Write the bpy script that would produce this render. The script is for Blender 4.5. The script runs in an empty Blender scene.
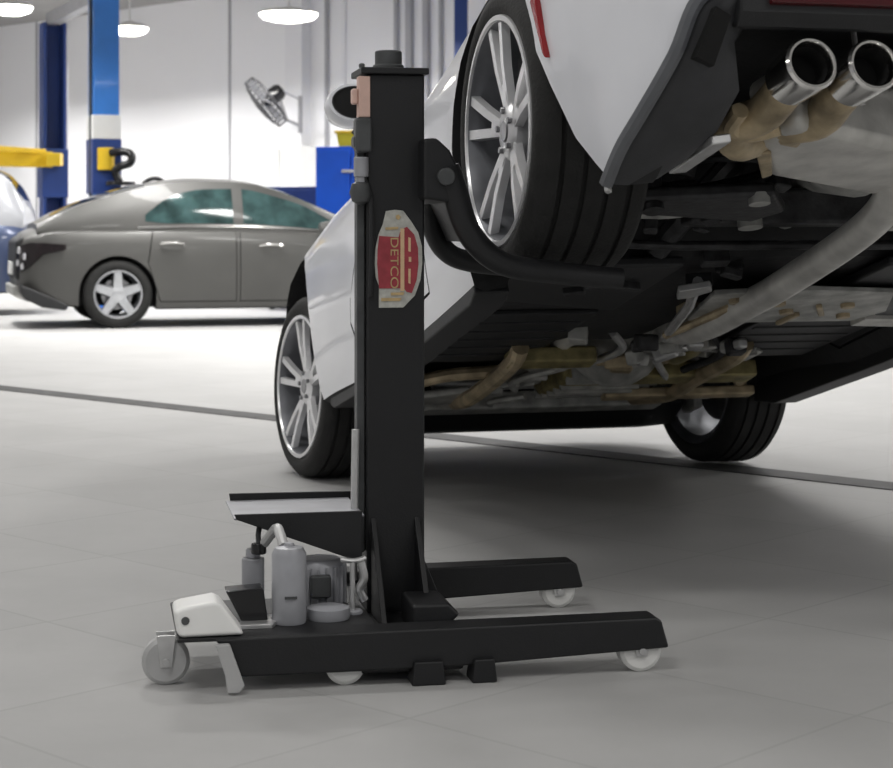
import bpy, bmesh, math, random
from mathutils import Vector, Matrix
random.seed(7)
PI = math.pi
scene = bpy.context.scene
col = scene.collection
V = Vector

# ------------------------------------------------------------------ materials
def mat(name, color, rough=0.5, metal=0.0, var=0.0, vscale=6.0, bump=0.0, bscale=80.0, coat=0.0, emit=0.0, trans=0.0, rvar=0.0):
    m = bpy.data.materials.new(name); m.use_nodes = True
    nt = m.node_tree; b = nt.nodes['Principled BSDF']
    c = (*color, 1)
    b.inputs['Base Color'].default_value = c
    b.inputs['Roughness'].default_value = rough
    b.inputs['Metallic'].default_value = metal
    b.inputs['Coat Weight'].default_value = coat
    b.inputs['Coat Roughness'].default_value = 0.05
    b.inputs['Transmission Weight'].default_value = trans
    if emit:
        b.inputs['Emission Color'].default_value = c
        b.inputs['Emission Strength'].default_value = emit
    if var or rvar or bump:
        tc = nt.nodes.new('ShaderNodeTexCoord')
    if var or rvar:
        n = nt.nodes.new('ShaderNodeTexNoise'); n.inputs['Scale'].default_value = vscale; n.inputs['Detail'].default_value = 5
        nt.links.new(tc.outputs['Object'], n.inputs['Vector'])
    if var:
        mx = nt.nodes.new('ShaderNodeMix'); mx.data_type = 'RGBA'
        mx.inputs[6].default_value = tuple(max(0, x * (1 - var)) for x in color) + (1,)
        mx.inputs[7].default_value = tuple(min(1, x * (1 + var)) for x in color) + (1,)
        rp = nt.nodes.new('ShaderNodeMapRange'); rp.inputs[1].default_value = .3; rp.inputs[2].default_value = .7
        nt.links.new(n.outputs['Fac'], rp.inputs[0])
        nt.links.new(rp.outputs[0], mx.inputs[0]); nt.links.new(mx.outputs[2], b.inputs['Base Color'])
    if rvar:
        r2 = nt.nodes.new('ShaderNodeMapRange'); r2.inputs[1].default_value = .3; r2.inputs[2].default_value = .7
        r2.inputs[3].default_value = max(0, rough - rvar); r2.inputs[4].default_value = min(1, rough + rvar)
        nt.links.new(n.outputs['Fac'], r2.inputs[0]); nt.links.new(r2.outputs[0], b.inputs['Roughness'])
    if bump:
        n2 = nt.nodes.new('ShaderNodeTexNoise'); n2.inputs['Scale'].default_value = bscale; n2.inputs['Detail'].default_value = 3
        nt.links.new(tc.outputs['Object'], n2.inputs['Vector'])
        bp = nt.nodes.new('ShaderNodeBump'); bp.inputs['Strength'].default_value = bump; bp.inputs['Distance'].default_value = .01
        nt.links.new(n2.outputs['Fac'], bp.inputs['Height']); nt.links.new(bp.outputs['Normal'], b.inputs['Normal'])
    return m

M = {}
M['white_paint'] = mat('white_car_paint', (.74, .75, .79), .3, 0, var=.03, vscale=3, coat=.6)
M['grey_paint'] = mat('grey_car_paint', (.078, .077, .073), .48, .2, var=.06, vscale=3, coat=.12)
M['silver_paint'] = mat('silver_car_paint', (.5, .51, .54), .35, .3, var=.05, vscale=3, coat=.5)
M['blue_car'] = mat('dark_blue_car_paint', (.05, .07, .14), .3, .2, var=.05, vscale=3, coat=.5)
M['under'] = mat('underbody_black', (.012, .012, .013), .7, 0, var=.3, vscale=14, bump=.2, bscale=40)
M['trim_black'] = mat('black_plastic', (.012, .0125, .014), .55, 0, var=.15, vscale=20, bump=.1, bscale=300)
M['diffuser'] = mat('diffuser_plastic', (.03, .031, .034), .5, 0, var=.15, vscale=20, bump=.1, bscale=300)
M['lip_grey'] = mat('lit_lip_grey', (.10, .105, .115), .35, 0, var=.1, vscale=20, coat=.3)
M['mirror_and_shade'] = mat('mirror_and_shade_black', (.0025, .0025, .0025), .9)  # mirror glass, and the painted shade of bores and slots
M['gloss_black'] = mat('gloss_black', (.008, .008, .009), .2, 0, var=.1, vscale=10)
M['rubber'] = mat('tyre_rubber', (.011, .011, .0105), .8, 0, var=.25, vscale=18, bump=.25, bscale=120)
M['alloy'] = mat('alloy_silver', (.55, .56, .58), .32, .8, var=.08, vscale=12)
M['alloy_bright'] = mat('alloy_polished', (.78, .78, .79), .28, .55, var=.06, vscale=12)
M['barrel'] = mat('wheel_barrel', (.17, .175, .19), .45, .6, var=.2, vscale=12)
M['disc'] = mat('brake_disc_steel', (.32, .32, .33), .35, .9, var=.2, vscale=20)
M['glass'] = mat('car_glass', (.012, .02, .024), .05, 0, var=.3, vscale=3)
M['glass_teal'] = mat('tinted_glass', (.03, .06, .06), .08, 0, var=.6, vscale=5)
M['chrome'] = mat('chrome', (.8, .79, .77), .15, 1, var=.1, vscale=20)
M['steel'] = mat('exhaust_steel', (.60, .59, .56), .5, .4, var=.22, vscale=9, bump=.15, bscale=60)
M['alu'] = mat('dull_aluminium', (.42, .42, .40), .55, .45, var=.35, vscale=14, bump=.2, bscale=50)
M['tan'] = mat('heat_tinted_steel', (.42, .34, .22), .5, .4, var=.45, vscale=13, bump=.2, bscale=60)
M['olive'] = mat('oily_cast_metal', (.26, .22, .10), .5, .4, var=.5, vscale=16, bump=.3, bscale=50)
M['dark_metal'] = mat('dark_suspension_metal', (.04, .04, .042), .5, .5, var=.5, vscale=18, bump=.2, bscale=60)
M['red_lens'] = mat('red_lens', (.28, .012, .015), .2, 0, var=.1, vscale=12)
M['red_dark'] = mat('dark_red_reflection', (.07, .008, .01), .2, 0, var=.1, vscale=12)
M['lamp_smoke'] = mat('smoked_lamp', (.014, .010, .011), .15, 0, var=.3, vscale=20)
M['clear_lens_and_glint'] = mat('clear_lens_and_glint', (.6, .6, .62), .12, .4, var=.3, vscale=25)
M['lift_black'] = mat('lift_black_powder', (.008, .0083, .0095), .5, 0, var=.15, vscale=9, bump=.08, bscale=250)
M['lift_grey'] = mat('lift_grey_enamel', (.36, .365, .39), .42, .2, var=.12, vscale=12)
M['lift_dark'] = mat('lift_dark_grey', (.07, .073, .075), .5, .2, var=.3, vscale=14)
M['zinc'] = mat('zinc_steel', (.62, .62, .62), .35, .7, var=.12, vscale=25)
M['white_plastic'] = mat('white_plastic', (.9, .9, .88), .35, 0, var=.02, vscale=10)
M['nylon'] = mat('white_nylon', (.78, .78, .76), .4, 0, var=.05, vscale=14)
M['clear_nylon'] = mat('translucent_grey_nylon', (.46, .46, .46), .35, 0, var=.08, vscale=14)
M['sign_white'] = mat('sign_off_white', (.5, .5, .46), .5, 0, var=.18, vscale=60)
M['sign_red'] = mat('sign_red', (.36, .045, .06), .5, 0, var=.18, vscale=50)
M['sign_cream'] = mat('sign_cream', (.72, .5, .3), .5, 0, var=.08, vscale=60)
M['sign_brown'] = mat('sign_tan', (.55, .4, .2), .5, 0, var=.15, vscale=60)
M['salmon'] = mat('salmon_sticker', (.66, .45, .38), .5, 0, var=.08, vscale=30)
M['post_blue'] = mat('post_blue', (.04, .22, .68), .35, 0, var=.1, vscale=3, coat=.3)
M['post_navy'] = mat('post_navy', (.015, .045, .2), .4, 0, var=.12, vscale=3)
M['yellow'] = mat('arm_yellow', (.75, .5, .02), .4, 0, var=.06, vscale=5)
M['cab_blue'] = mat('cabinet_blue', (.005, .09, .62), .35, 0, var=.06, vscale=4)
M['crate_yellow'] = mat('crate_yellow', (.7, .58, .03), .5, 0, var=.06, vscale=8)
M['wall'] = mat('white_wall_panel', (.82, .82, .835), .6, 0, var=.015, vscale=.6, bump=.04, bscale=30)
M['wall_seam'] = mat('wall_seam_grey', (.36, .36, .38), .6, 0, var=.08, vscale=2)
M['wall_trim'] = mat('wall_pillar_white', (.78, .78, .8), .6, 0, var=.02, vscale=2)
M['ceiling'] = mat('ceiling_grey', (.33, .325, .32), .8, 0, var=.08, vscale=2)
M['lamp_metal'] = mat('lamp_white_metal', (.8, .8, .78), .4, 0, var=.03, vscale=5)
M['lamp_glow'] = mat('lamp_glow', (1, .97, .9), .5, emit=9)
M['fan_grey'] = mat('fan_grey_metal', (.07, .07, .075), .45, .4, var=.1, vscale=12)
M['drain'] = mat('floor_joint_dark', (.065, .065, .065), .7, 0, var=.3, vscale=8)

def floor_material():
    m = bpy.data.materials.new('polished_floor'); m.use_nodes = True
    nt = m.node_tree; b = nt.nodes['Principled BSDF']; L = nt.links.new
    tc = nt.nodes.new('ShaderNodeTexCoord')
    mp = nt.nodes.new('ShaderNodeMapping'); mp.inputs['Rotation'].default_value = (0, 0, math.radians(43.8))
    L(tc.outputs['Object'], mp.inputs['Vector'])
    br = nt.nodes.new('ShaderNodeTexBrick')
    br.offset = 0.0
    br.inputs['Scale'].default_value = 1.0
    br.inputs['Brick Width'].default_value = .62; br.inputs['Row Height'].default_value = .62
    br.inputs['Mortar Size'].default_value = .006; br.inputs['Mortar Smooth'].default_value = .6
    br.inputs['Color1'].default_value = (.42, .418, .414, 1); br.inputs['Color2'].default_value = (.44, .438, .434, 1)
    br.inputs['Mortar'].default_value = (.385, .383, .379, 1)
    L(mp.outputs[0], br.inputs['Vector'])
    n = nt.nodes.new('ShaderNodeTexNoise'); n.inputs['Scale'].default_value = 2.2; n.inputs['Detail'].default_value = 7; n.inputs['Roughness'].default_value = .6
    L(tc.outputs['Object'], n.inputs['Vector'])
    mr = nt.nodes.new('ShaderNodeMapRange'); mr.inputs[1].default_value = .3; mr.inputs[2].default_value = .7; mr.inputs[3].default_value = .93; mr.inputs[4].default_value = 1.07
    L(n.outputs['Fac'], mr.inputs[0])
    mx = nt.nodes.new('ShaderNodeMix'); mx.data_type = 'RGBA'; mx.blend_type = 'MULTIPLY'; mx.inputs[0].default_value = 1
    L(br.outputs['Color'], mx.inputs[6]); L(mr.outputs[0], mx.inputs[7]); L(mx.outputs[2], b.inputs['Base Color'])
    r = nt.nodes.new('ShaderNodeMapRange'); r.inputs[1].default_value = .3; r.inputs[2].default_value = .7; r.inputs[3].default_value = .55; r.inputs[4].default_value = .7; b.inputs['Specular IOR Level'].default_value = .15
    L(n.outputs['Fac'], r.inputs[0]); L(r.outputs[0], b.inputs['Roughness'])
    n2 = nt.nodes.new('ShaderNodeTexNoise'); n2.inputs['Scale'].default_value = 25; n2.inputs['Detail'].default_value = 4
    L(tc.outputs['Object'], n2.inputs['Vector'])
    bp = nt.nodes.new('ShaderNodeBump'); bp.inputs['Strength'].default_value = .06; bp.inputs['Distance'].default_value = .01
    L(n2.outputs['Fac'], bp.inputs['Height']); L(bp.outputs['Normal'], b.inputs['Normal'])
    return m
M['floor'] = floor_material()

# ------------------------------------------------------------------ mesh helpers
class MB:
    """collects shapes; build() links them as ONE mesh object"""
    def __init__(s): s.bm = bmesh.new()
    def poly(s, verts, faces, mi=0):
        vs = [s.bm.verts.new(v) for v in verts]
        for f in faces:
            try:
                fc = s.bm.faces.new([vs[i] for i in f]); fc.material_index = mi
            except ValueError: pass
        return vs
    def box(s, c, size, rot=None, mi=0):
        x, y, z = (d / 2 for d in size)
        R = rot if rot is not None else Matrix.Identity(3)
        vs = [V(c) + R @ V((a * x, b * y, d * z)) for a in (-1, 1) for b in (-1, 1) for d in (-1, 1)]
        s.poly(vs, [(0, 1, 3, 2), (4, 6, 7, 5), (0, 4, 5, 1), (2, 3, 7, 6), (0, 2, 6, 4), (1, 5, 7, 3)], mi); return s
    def bounds(s, a, b, mi=0):
        return s.box([(p + q) / 2 for p, q in zip(a, b)], [abs(q - p) for p, q in zip(a, b)], mi=mi)
    def cyl(s, p0, p1, r0, r1=None, n=24, caps=True, mi=0):
        r1 = r0 if r1 is None else r1
        p0, p1 = V(p0), V(p1); d = (p1 - p0).normalized()
        a = d.orthogonal().normalized(); b = d.cross(a)
        vs = []
        for p, r in ((p0, r0), (p1, r1)):
            vs += [p + (a * math.cos(2 * PI * i / n) + b * math.sin(2 * PI * i / n)) * r for i in range(n)]
        fs = [(i, (i + 1) % n, n + (i + 1) % n, n + i) for i in range(n)]
        if caps: fs += [tuple(range(n - 1, -1, -1)), tuple(range(n, 2 * n))]
        s.poly(vs, fs, mi); return s
    def tube(s, pts, r, n=12, smooth=True, flat=1.0, mi=0):
        pts = [V(p) for p in pts]
        if smooth and len(pts) > 2:
            out = []
            P = [pts[0] * 2 - pts[1]] + pts + [pts[-1] * 2 - pts[-2]]
            for i in range(1, len(P) - 2):
                for k in range(6):
                    t = k / 6
                    out.append(.5 * ((2 * P[i]) + (P[i + 1] - P[i - 1]) * t + (2 * P[i - 1] - 5 * P[i] + 4 * P[i + 1] - P[i + 2]) * t * t + (3 * P[i] - P[i - 1] - 3 * P[i + 1] + P[i + 2]) * t ** 3))
            out.append(pts[-1]); pts = out
        rr = r if callable(r) else (lambda t: r)
        vs = []; a = None; m = len(pts)
        for i, p in enumerate(pts):
            d = (pts[min(i + 1, m - 1)] - pts[max(i - 1, 0)]).normalized()
            a = (d.orthogonal() if a is None else a - d * a.dot(d)).normalized(); b = d.cross(a)
            R = rr(i / (m - 1))
            vs += [p + a * math.cos(2 * PI * k / n) * R + b * math.sin(2 * PI * k / n) * R * flat for k in range(n)]
        fs = [(i * n + k, i * n + (k + 1) % n, (i + 1) * n + (k + 1) % n, (i + 1) * n + k) for i in range(m - 1) for k in range(n)]
        fs += [tuple(range(n - 1, -1, -1)), tuple(range((m - 1) * n, m * n))]
        s.poly(vs, fs, mi); return s
    def prism(s, pts, a, b, axis=1, mi=0):
        """polygon pts (p,q) in the plane normal to axis, extruded from a to b"""
        def mk(p, q, h): return {0: (h, p, q), 1: (p, h, q), 2: (p, q, h)}[axis]
        n = len(pts)
        vs = [mk(p, q, a) for p, q in pts] + [mk(p, q, b) for p, q in pts]
        fs = [tuple(range(n)), tuple(range(2 * n - 1, n - 1, -1))] + [(i, n + i, n + (i + 1) % n, (i + 1) % n) for i in range(n)]
        s.poly(vs, fs, mi); return s
    def lathe(s, prof, axis=1, c=(0, 0, 0), n=48, closed=False, mi=0):
        """prof = (h, r) along axis"""
        def mk(h, r, t):
            x, y = r * math.cos(t), r * math.sin(t)
            p = {0: (h, x, y), 1: (x, h, y), 2: (x, y, h)}[axis]
            return V(p) + V(c)
        m = len(prof); vs = [mk(h, r, 2 * PI * i / n) for i in range(n) for h, r in prof]
        fs = []
        for i in range(n):
            j = (i + 1) % n
            for k in range(m if closed else m - 1):
                l = (k + 1) % m
                fs.append((i * m + k, j * m + k, j * m + l, i * m + l))
        s.poly(vs, fs, mi); return s
    def grid(s, rows, mi=0, strip_mi=None):
        n = len(rows[0]); vs = [p for r in rows for p in r]
        base = [s.bm.verts.new(v) for v in vs]
        for i in range(len(rows) - 1):
            for k in range(n - 1):
                try:
                    f = s.bm.faces.new((base[i * n + k], base[i * n + k + 1], base[(i + 1) * n + k + 1], base[(i + 1) * n + k]))
                    f.material_index = strip_mi(i, k) if strip_mi else mi
                except ValueError: pass
        return base
    def slab(s, rows, off, mi=0):
        """closed sheet: rows of points plus the same rows moved by off (vector or function)"""
        fn = off if callable(off) else (lambda p: V(off))
        n = len(rows[0]); m = len(rows)
        top = [V(p) for r in rows for p in r]; bot = [p + fn(p) for p in top]; N = len(top)
        fs = []
        for i in range(m - 1):
            for k in range(n - 1):
                q = (i * n + k, i * n + k + 1, (i + 1) * n + k + 1, (i + 1) * n + k)
                fs.append(q); fs.append(tuple(N + x for x in reversed(q)))
        rim = [k for k in range(n)] + [i * n + n - 1 for i in range(1, m)] + [(m - 1) * n + k for k in range(n - 2, -1, -1)] + [i * n for i in range(m - 2, 0, -1)]
        for a, b in zip(rim, rim[1:] + rim[:1]): fs.append((b, a, N + a, N + b))
        s.poly(top + bot, fs, mi); return s
    def build(s, name, m, parent=None, bevel=0, smooth=35, seg=2, loc=None):
        bmesh.ops.remove_doubles(s.bm, verts=s.bm.verts, dist=1e-6)
        bmesh.ops.recalc_face_normals(s.bm, faces=s.bm.faces)
        me = bpy.data.meshes.new(name); s.bm.to_mesh(me); s.bm.free()
        for k in (m if isinstance(m, (list, tuple)) else [m]): me.materials.append(k)
        if smooth:
            for p in me.polygons: p.use_smooth = True
            me.set_sharp_from_angle(angle=math.radians(smooth))
        o = bpy.data.objects.new(name, me); col.objects.link(o)
        if parent is not None: o.parent = parent
        if loc is not None: o.location = loc
        if bevel:
            b = o.modifiers.new('Bevel', 'BEVEL'); b.width = bevel; b.segments = seg; b.limit_method = 'ANGLE'; b.angle_limit = math.radians(40)
            b.harden_normals = True
        return o

def tag(o, label, cat, group=None):
    o['label'] = label; o['category'] = cat
    if group: o['group'] = group
    return o
def thing(name, label, cat, loc=(0, 0, 0), rot=(0, 0, 0), group=None):
    o = bpy.data.objects.new(name, None); col.objects.link(o); o.empty_display_size = .1
    o.location = loc; o.rotation_euler = rot
    return tag(o, label, cat, group)
def struct(o): o['kind'] = 'structure'; return o
def copy_tree(o, parent=None):
    c = o.copy(); col.objects.link(c)
    if parent is not None: c.parent = parent
    for ch in list(o.children): copy_tree(ch, c)
    return c

def boolean(o, cutter, op):
    """apply a boolean with cutter (kept) to o's mesh; returns the new mesh"""
    cutter.parent = o.parent
    md = o.modifiers.new('Boolean', 'BOOLEAN'); md.operation = op; md.object = cutter; md.solver = 'EXACT'
    bpy.context.view_layer.update()
    dg = bpy.context.evaluated_depsgraph_get()
    me = bpy.data.meshes.new_from_object(o.evaluated_get(dg), preserve_all_data_layers=True, depsgraph=dg)
    o.modifiers.remove(md)
    return me
def cutter(pts, a, b, mats, axis=1, mi=1):
    c = MB().prism(pts, a, b, axis, mi).build('cut', mats, smooth=0); return c
def cut(o, c, drop=True):
    old = o.data; o.data = boolean(o, c, 'DIFFERENCE')
    if drop: bpy.data.objects.remove(c)
def piece(o, c, name, parent):
    me = boolean(o, c, 'INTERSECT'); bpy.data.objects.remove(c)
    n = bpy.data.objects.new(name, me); col.objects.link(n); n.parent = parent; return n
def resharp(o, ang=30):
    for p in o.data.polygons: p.use_smooth = True
    o.data.set_sharp_from_angle(angle=math.radians(ang))

def interp(xs, ys):
    """monotone cubic interpolation"""
    n = len(xs); h = [xs[i + 1] - xs[i] for i in range(n - 1)]; d = [(ys[i + 1] - ys[i]) / h[i] for i in range(n - 1)]
    m = [d[0]] + [0 if d[i - 1] * d[i] <= 0 else (d[i - 1] + d[i]) / 2 for i in range(1, n - 1)] + [d[-1]]
    for i in range(n - 1):
        if d[i] == 0: m[i] = m[i + 1] = 0
        else:
            a, b = m[i] / d[i], m[i + 1] / d[i]; q = a * a + b * b
            if q > 9: t = 3 / math.sqrt(q); m[i] = t * a * d[i]; m[i + 1] = t * b * d[i]
    def f(x):
        if x <= xs[0]: return ys[0]
        if x >= xs[-1]: return ys[-1]
        i = max(k for k in range(n - 1) if xs[k] <= x); t = (x - xs[i]) / h[i]
        return ((2 * t ** 3 - 3 * t * t + 1) * ys[i] + (t ** 3 - 2 * t * t + t) * h[i] * m[i] + (-2 * t ** 3 + 3 * t * t) * ys[i + 1] + (t ** 3 - t * t) * h[i] * m[i + 1])
    return f

# ------------------------------------------------------------------ cars
def body_shell(tab, name, mats, parent, n=70):
    """tab: x, w, wb, zb, zf, zs, zd columns -> closed lofted body with a dark underside (slot 1)"""
    cols = list(zip(*tab)); xs = cols[0]
    w, wb, zb, zf, zs, zd = (interp(xs, c) for c in cols[1:])
    def ring(x):
        W, B, b, f, s, d = w(x), wb(x), zb(x), zf(x), zs(x), zd(x); H = s - b
        half = [(0, f), (B * .45, f), (B - .17, f), (B - .13, (f + b) / 2), (B - .09, b + .01), (B - .03, b), (B - .004, b + .015)]
        for fr, off in ((.1, None), (.22, None), (.4, -.004), (.55, 0), (.7, -.004), (.84, -.014), (.93, -.03), (1, -.062)):
            y = (B + (W - B) * min(1, fr * 2.6)) if off is None else W + off
            half.append((y, b + H * fr))
        half += [(W - .12, s + (d - s) * .3), (W * .6, s + (d - s) * .75), (W * .3, s + (d - s) * .96), (0, d)]
        return [V((x, y, z)) for y, z in half] + [V((x, -y, z)) for y, z in reversed(half[1:-1])]
    X = [xs[0] + (xs[-1] - xs[0]) * i / n for i in range(n + 1)]
    rows = [ring(x) for x in X]; k = len(rows[0])
    mb = MB(); vs = [p for r in rows for p in r]; bv = [mb.bm.verts.new(p) for p in vs]
    for i in range(n):
        for j in range(k):
            l = (j + 1) % k
            f = mb.bm.faces.new((bv[i * k + j], bv[i * k + l], bv[(i + 1) * k + l], bv[(i + 1) * k + j]))
            f.material_index = 1 if (j < 6 or j >= k - 6) else 0
    mb.bm.faces.new([bv[j] for j in range(k)]); mb.bm.faces.new([bv[n * k + j] for j in range(k)])
    return mb.build(name, mats, parent)

class Cabin:
    """greenhouse: side surface between belt (wb, zb) and roof edge (wr, zr)"""
    def __init__(s, tab):
        c = list(zip(*tab)); s.x0, s.x1 = c[0][0], c[0][-1]
        s.wb, s.zb, s.wr, s.zr, s.cr = (interp(c[0], q) for q in c[1:])
    def side(s, x, t, sgn=1, out=0):
        y = s.wb(x) + (s.wr(x) - s.wb(x)) * t + .035 * math.sin(PI * t); z = s.zb(x) + (s.zr(x) - s.zb(x)) * t
        return V((x, sgn * (y + out), z + out * .3))
    def top(s, x, q, out=0):
        return V((x, s.wr(x) * q, s.zr(x) + s.cr(x) * (1 - q * q) + out))
    def shell(s, name, m, parent, n=40):
        rows = []
        for i in range(n + 1):
            x = s.x0 + (s.x1 - s.x0) * i / n
            r = [V((x, s.wb(x), s.zb(x) - .06))] + [s.side(x, t / 6) for t in range(7)] + [s.top(x, q / 5) for q in range(4, -5, -1)]
            r += [s.side(x, t / 6, -1) for t in range(6, -1, -1)] + [V((x, -s.wb(x), s.zb(x) - .06))]
            rows.append(r)
        mb = MB(); mb.grid([r + [r[0]] for r in rows])
        bmesh.ops.remove_doubles(mb.bm, verts=mb.bm.verts, dist=1e-5)
        bmesh.ops.holes_fill(mb.bm, edges=[e for e in mb.bm.edges if e.is_boundary])
        return mb.build(name, m, parent)
    def window(s, name, m, parent, xs, lo, hi, sgn=1, out=.004, n=16):
        a, b = interp(xs, lo), interp(xs, hi)
        rows = []
        for i in range(n + 1):
            x = xs[0] + (xs[-1] - xs[0]) * i / n
            rows.append([s.side(x, a(x) + (b(x) - a(x)) * k / 6, sgn, out) for k in range(7)])
        return MB().slab(rows, (0, -sgn * .006, 0)).build(name, m, parent)
    def screen(s, name, m, parent, xa, xb, qs, out=.004, n=12):
        rows = [[s.top(xa + (xb - xa) * i / n, qs * (1 - 2 * k / 8), out) for k in range(9)] for i in range(n + 1)]
        return MB().slab(rows, (0, 0, -.006)).build(name, m, parent)

def make_wheel(parent, loc, R, width, rimr, style, right=False, tire_mat=None):
    """tyre mesh with rim, hub cap, brake disc as sub-parts; axis +y points outward"""
    d = width; g = []
    prof = [(-.012, rimr), (.0, rimr + .012), (.004, rimr + (R - rimr) * .45), (-.004, R - .022), (-.022, R - .004)]
    ng = 4
    for k in range(ng):
        y = -d * (.2 + .6 * k / (ng - 1)); hw = .0055
        prof += [(y + hw + .001, R), (y + hw, R - .009), (y - hw, R - .009), (y - hw - .001, R)]
    prof += [(-d + .022, R - .004), (-d + .004, R - .022), (-d - .004, rimr + (R - rimr) * .45), (-d, rimr + .012), (-d + .012, rimr), (-d * .5, rimr - .004)]
    t = MB(); t.lathe(prof, 1, n=72, closed=True)
    tire = t.build('wheel', tire_mat or M['rubber'], parent, smooth=40)
    tire.location = loc
    if right: tire.rotation_euler = (0, 0, PI)
    b = MB(); b.lathe([(-.012, rimr + .004), (-.002, rimr), (-.004, rimr - .012), (-.03, rimr - .022), (-d * .9, rimr - .03), (-d, rimr), (-d + .004, rimr + .004)], 1, n=64)
    b.build('rim_barrel', M['barrel'], tire)
    l = MB(); l.lathe([(-.010, rimr + .006), (.001, rimr + .004), (.002, rimr - .008), (-.012, rimr - .014), (-.014, rimr)], 1, n=72, closed=True)
    s = l
    def spoke(a, r0, r1, w0, w1, y0, y1, th):
        Rm = Matrix.Rotation(-a, 3, 'Y')
        vs = []
        for r, w, y in ((r0, w0, y0), ((r0 + r1) / 2, (w0 + w1) / 2, (y0 + y1) / 2 + .004), (r1, w1, y1)):
            vs += [Rm @ V((r, y, -w)), Rm @ V((r, y, w)), Rm @ V((r, y - th, w * 1.25)), Rm @ V((r, y - th, -w * 1.25))]
        fs = [(0, 1, 2, 3), (11, 10, 9, 8)]
        for q in (0, 4): fs += [(q + i, q + 4 + i, q + 4 + (i + 1) % 4, q + (i + 1) % 4) for i in range(4)]
        s.poly(vs, fs)
    if style == 'split':
        for k in range(5):
            a = 2 * PI * k / 5 + PI / 2 + .12
            for e in (-1, 1):
                spoke(a + e * .17, .045, rimr - .004, .0105, .012, -.03, -.006, .02)
            spoke(a, .04, rimr * .42, .018, .016, -.032, -.022, .02)
        s.lathe([(-.022, .0), (-.022, .05), (-.032, .07), (-.075, .072), (-.075, 0)], 1, n=32)
    else:
        for k in range(5):
            spoke(2 * PI * k / 5 + PI / 2, .03, rimr - .004, .045, .032, -.012, -.006, .03)
        s.lathe([(-.006, .0), (-.006, .05), (-.014, .075), (-.06, .08), (-.06, 0)], 1, n=32)
    s.build('rim', M['alloy_bright'] if style == 'split' else M['alloy'], tire, smooth=30)
    h = MB(); h.lathe([(-.018, .0), (-.018, .024), (-.024, .03), (-.03, .03)], 1, n=24)
    for k in range(5):
        a = 2 * PI * k / 5 + .4; h.cyl((.05 * math.cos(a), -.034, .05 * math.sin(a)), (.05 * math.cos(a), -.014, .05 * math.sin(a)), .008, n=6)
    h.build('hub_cap', M['disc'], tire)
    b = MB(); b.lathe([(-.10, 0), (-.10, rimr * .66), (-.125, rimr * .66), (-.125, 0)], 1, n=48); b.build('brake_disc', M['disc'], tire)
    b = MB(); b.prism([(-.05, .12), (.05, .13), (.06, rimr * .74), (-.06, rimr * .74)], -.14, -.085, 1); b.build('brake_caliper', M['dark_metal'], tire, bevel=.006)
    return tire

# ================================================================== CAMERA
F_PX = 1800.0; CAM_H = .955
cam = bpy.data.cameras.new('camera'); cam_o = bpy.data.objects.new('camera', cam); col.objects.link(cam_o)
cam_o.location = (0, 0, CAM_H); cam_o.rotation_euler = (PI / 2, 0, 0)
cam.sensor_fit = 'HORIZONTAL'; cam.sensor_width = 36; cam.lens = F_PX / 893 * 36
cam.shift_y = -(384 - 228) / 893
cam.clip_start = .05; cam.clip_end = 200
cam.dof.use_dof = True; cam.dof.focus_distance = 4.3; cam.dof.aperture_fstop = 8
scene.camera = cam_o

# ================================================================== SETTING
fl = struct(MB().bounds((-14, -6, -.1), (16, 34, 0)).build('floor', M['floor'], smooth=0))
WX0, WY0 = -11.0, 22.8 + .96 * 11.0
WX1, WY1 = 12.0, 22.8 - .96 * 12.0
wd = V((WX1 - WX0, WY1 - WY0, 0)).normalized(); wn = V((wd.y, -wd.x, 0))     # wn points into the room
WANG = math.atan2(wd.y, wd.x); WR = Matrix.Rotation(WANG, 3, 'Z')
H = 4.3
def on_wall(px, depth=0.0):
    """point of the wall seen along the horizontal bearing px"""
    k = (px - 446.5) / F_PX; y = 22.8 / (1 + .96 * k); return V((k * y, y, 0)) + wn * depth
wl = MB(); c0 = V(((WX0 + WX1) / 2, (WY0 + WY1) / 2, H / 2)) - wn * .1
wl.box(c0, ((V((WX1, WY1, 0)) - V((WX0, WY0, 0))).length, .2, H), WR)
struct(wl.build('wall_back', M['wall'], smooth=0))
struct(MB().bounds((-11.2, -6, 0), (-11.0, 33.4, H)).build('wall_left', M['wall'], smooth=0))
struct(MB().bounds((12.0, -6, 0), (12.2, 11.4, H)).build('wall_right', M['wall'], smooth=0))
cm = MB(); cm.prism([(-11.2, -6), (12.2, -6), (12.2, 11.4), (-11.2, 33.8)], H, H + .1, 2)
struct(cm.build('ceiling', M['ceiling'], smooth=0))
trim_n = 0
def trim(px, w, d, m, z0=0, z1=H):
    global trim_n
    trim_n += 1
    p = on_wall(px, d / 2)
    b = MB(); b.box((p.x, p.y, (z0 + z1) / 2), (w, d, z1 - z0), WR)
    return struct(b.build('trim_%d' % trim_n, m, smooth=0))
trim(230, .05, .012, M['wall_seam']); trim(37, .05, .012, M['wall_seam'])
trim(302, .34, .16, M['wall_trim']); trim(328, .05, .04, M['wall_seam'])
trim(398, .06, .05, M['wall_seam'], .2, H); trim(411, .10, .06, M['wall_seam'], .2, H); trim(428, .09, .06, M['wall_seam'], .2, H); trim(442, .05, .04, M['wall_seam'], .2, H)
trim(345, .06, .03, M['wall_trim'], .2, H)
b = MB(); p = on_wall(150, .012); b.box((p.x, p.y, .07), (14, .02, .14), WR); struct(b.build('baseboard_back', M['wall_seam'], smooth=0))
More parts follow.
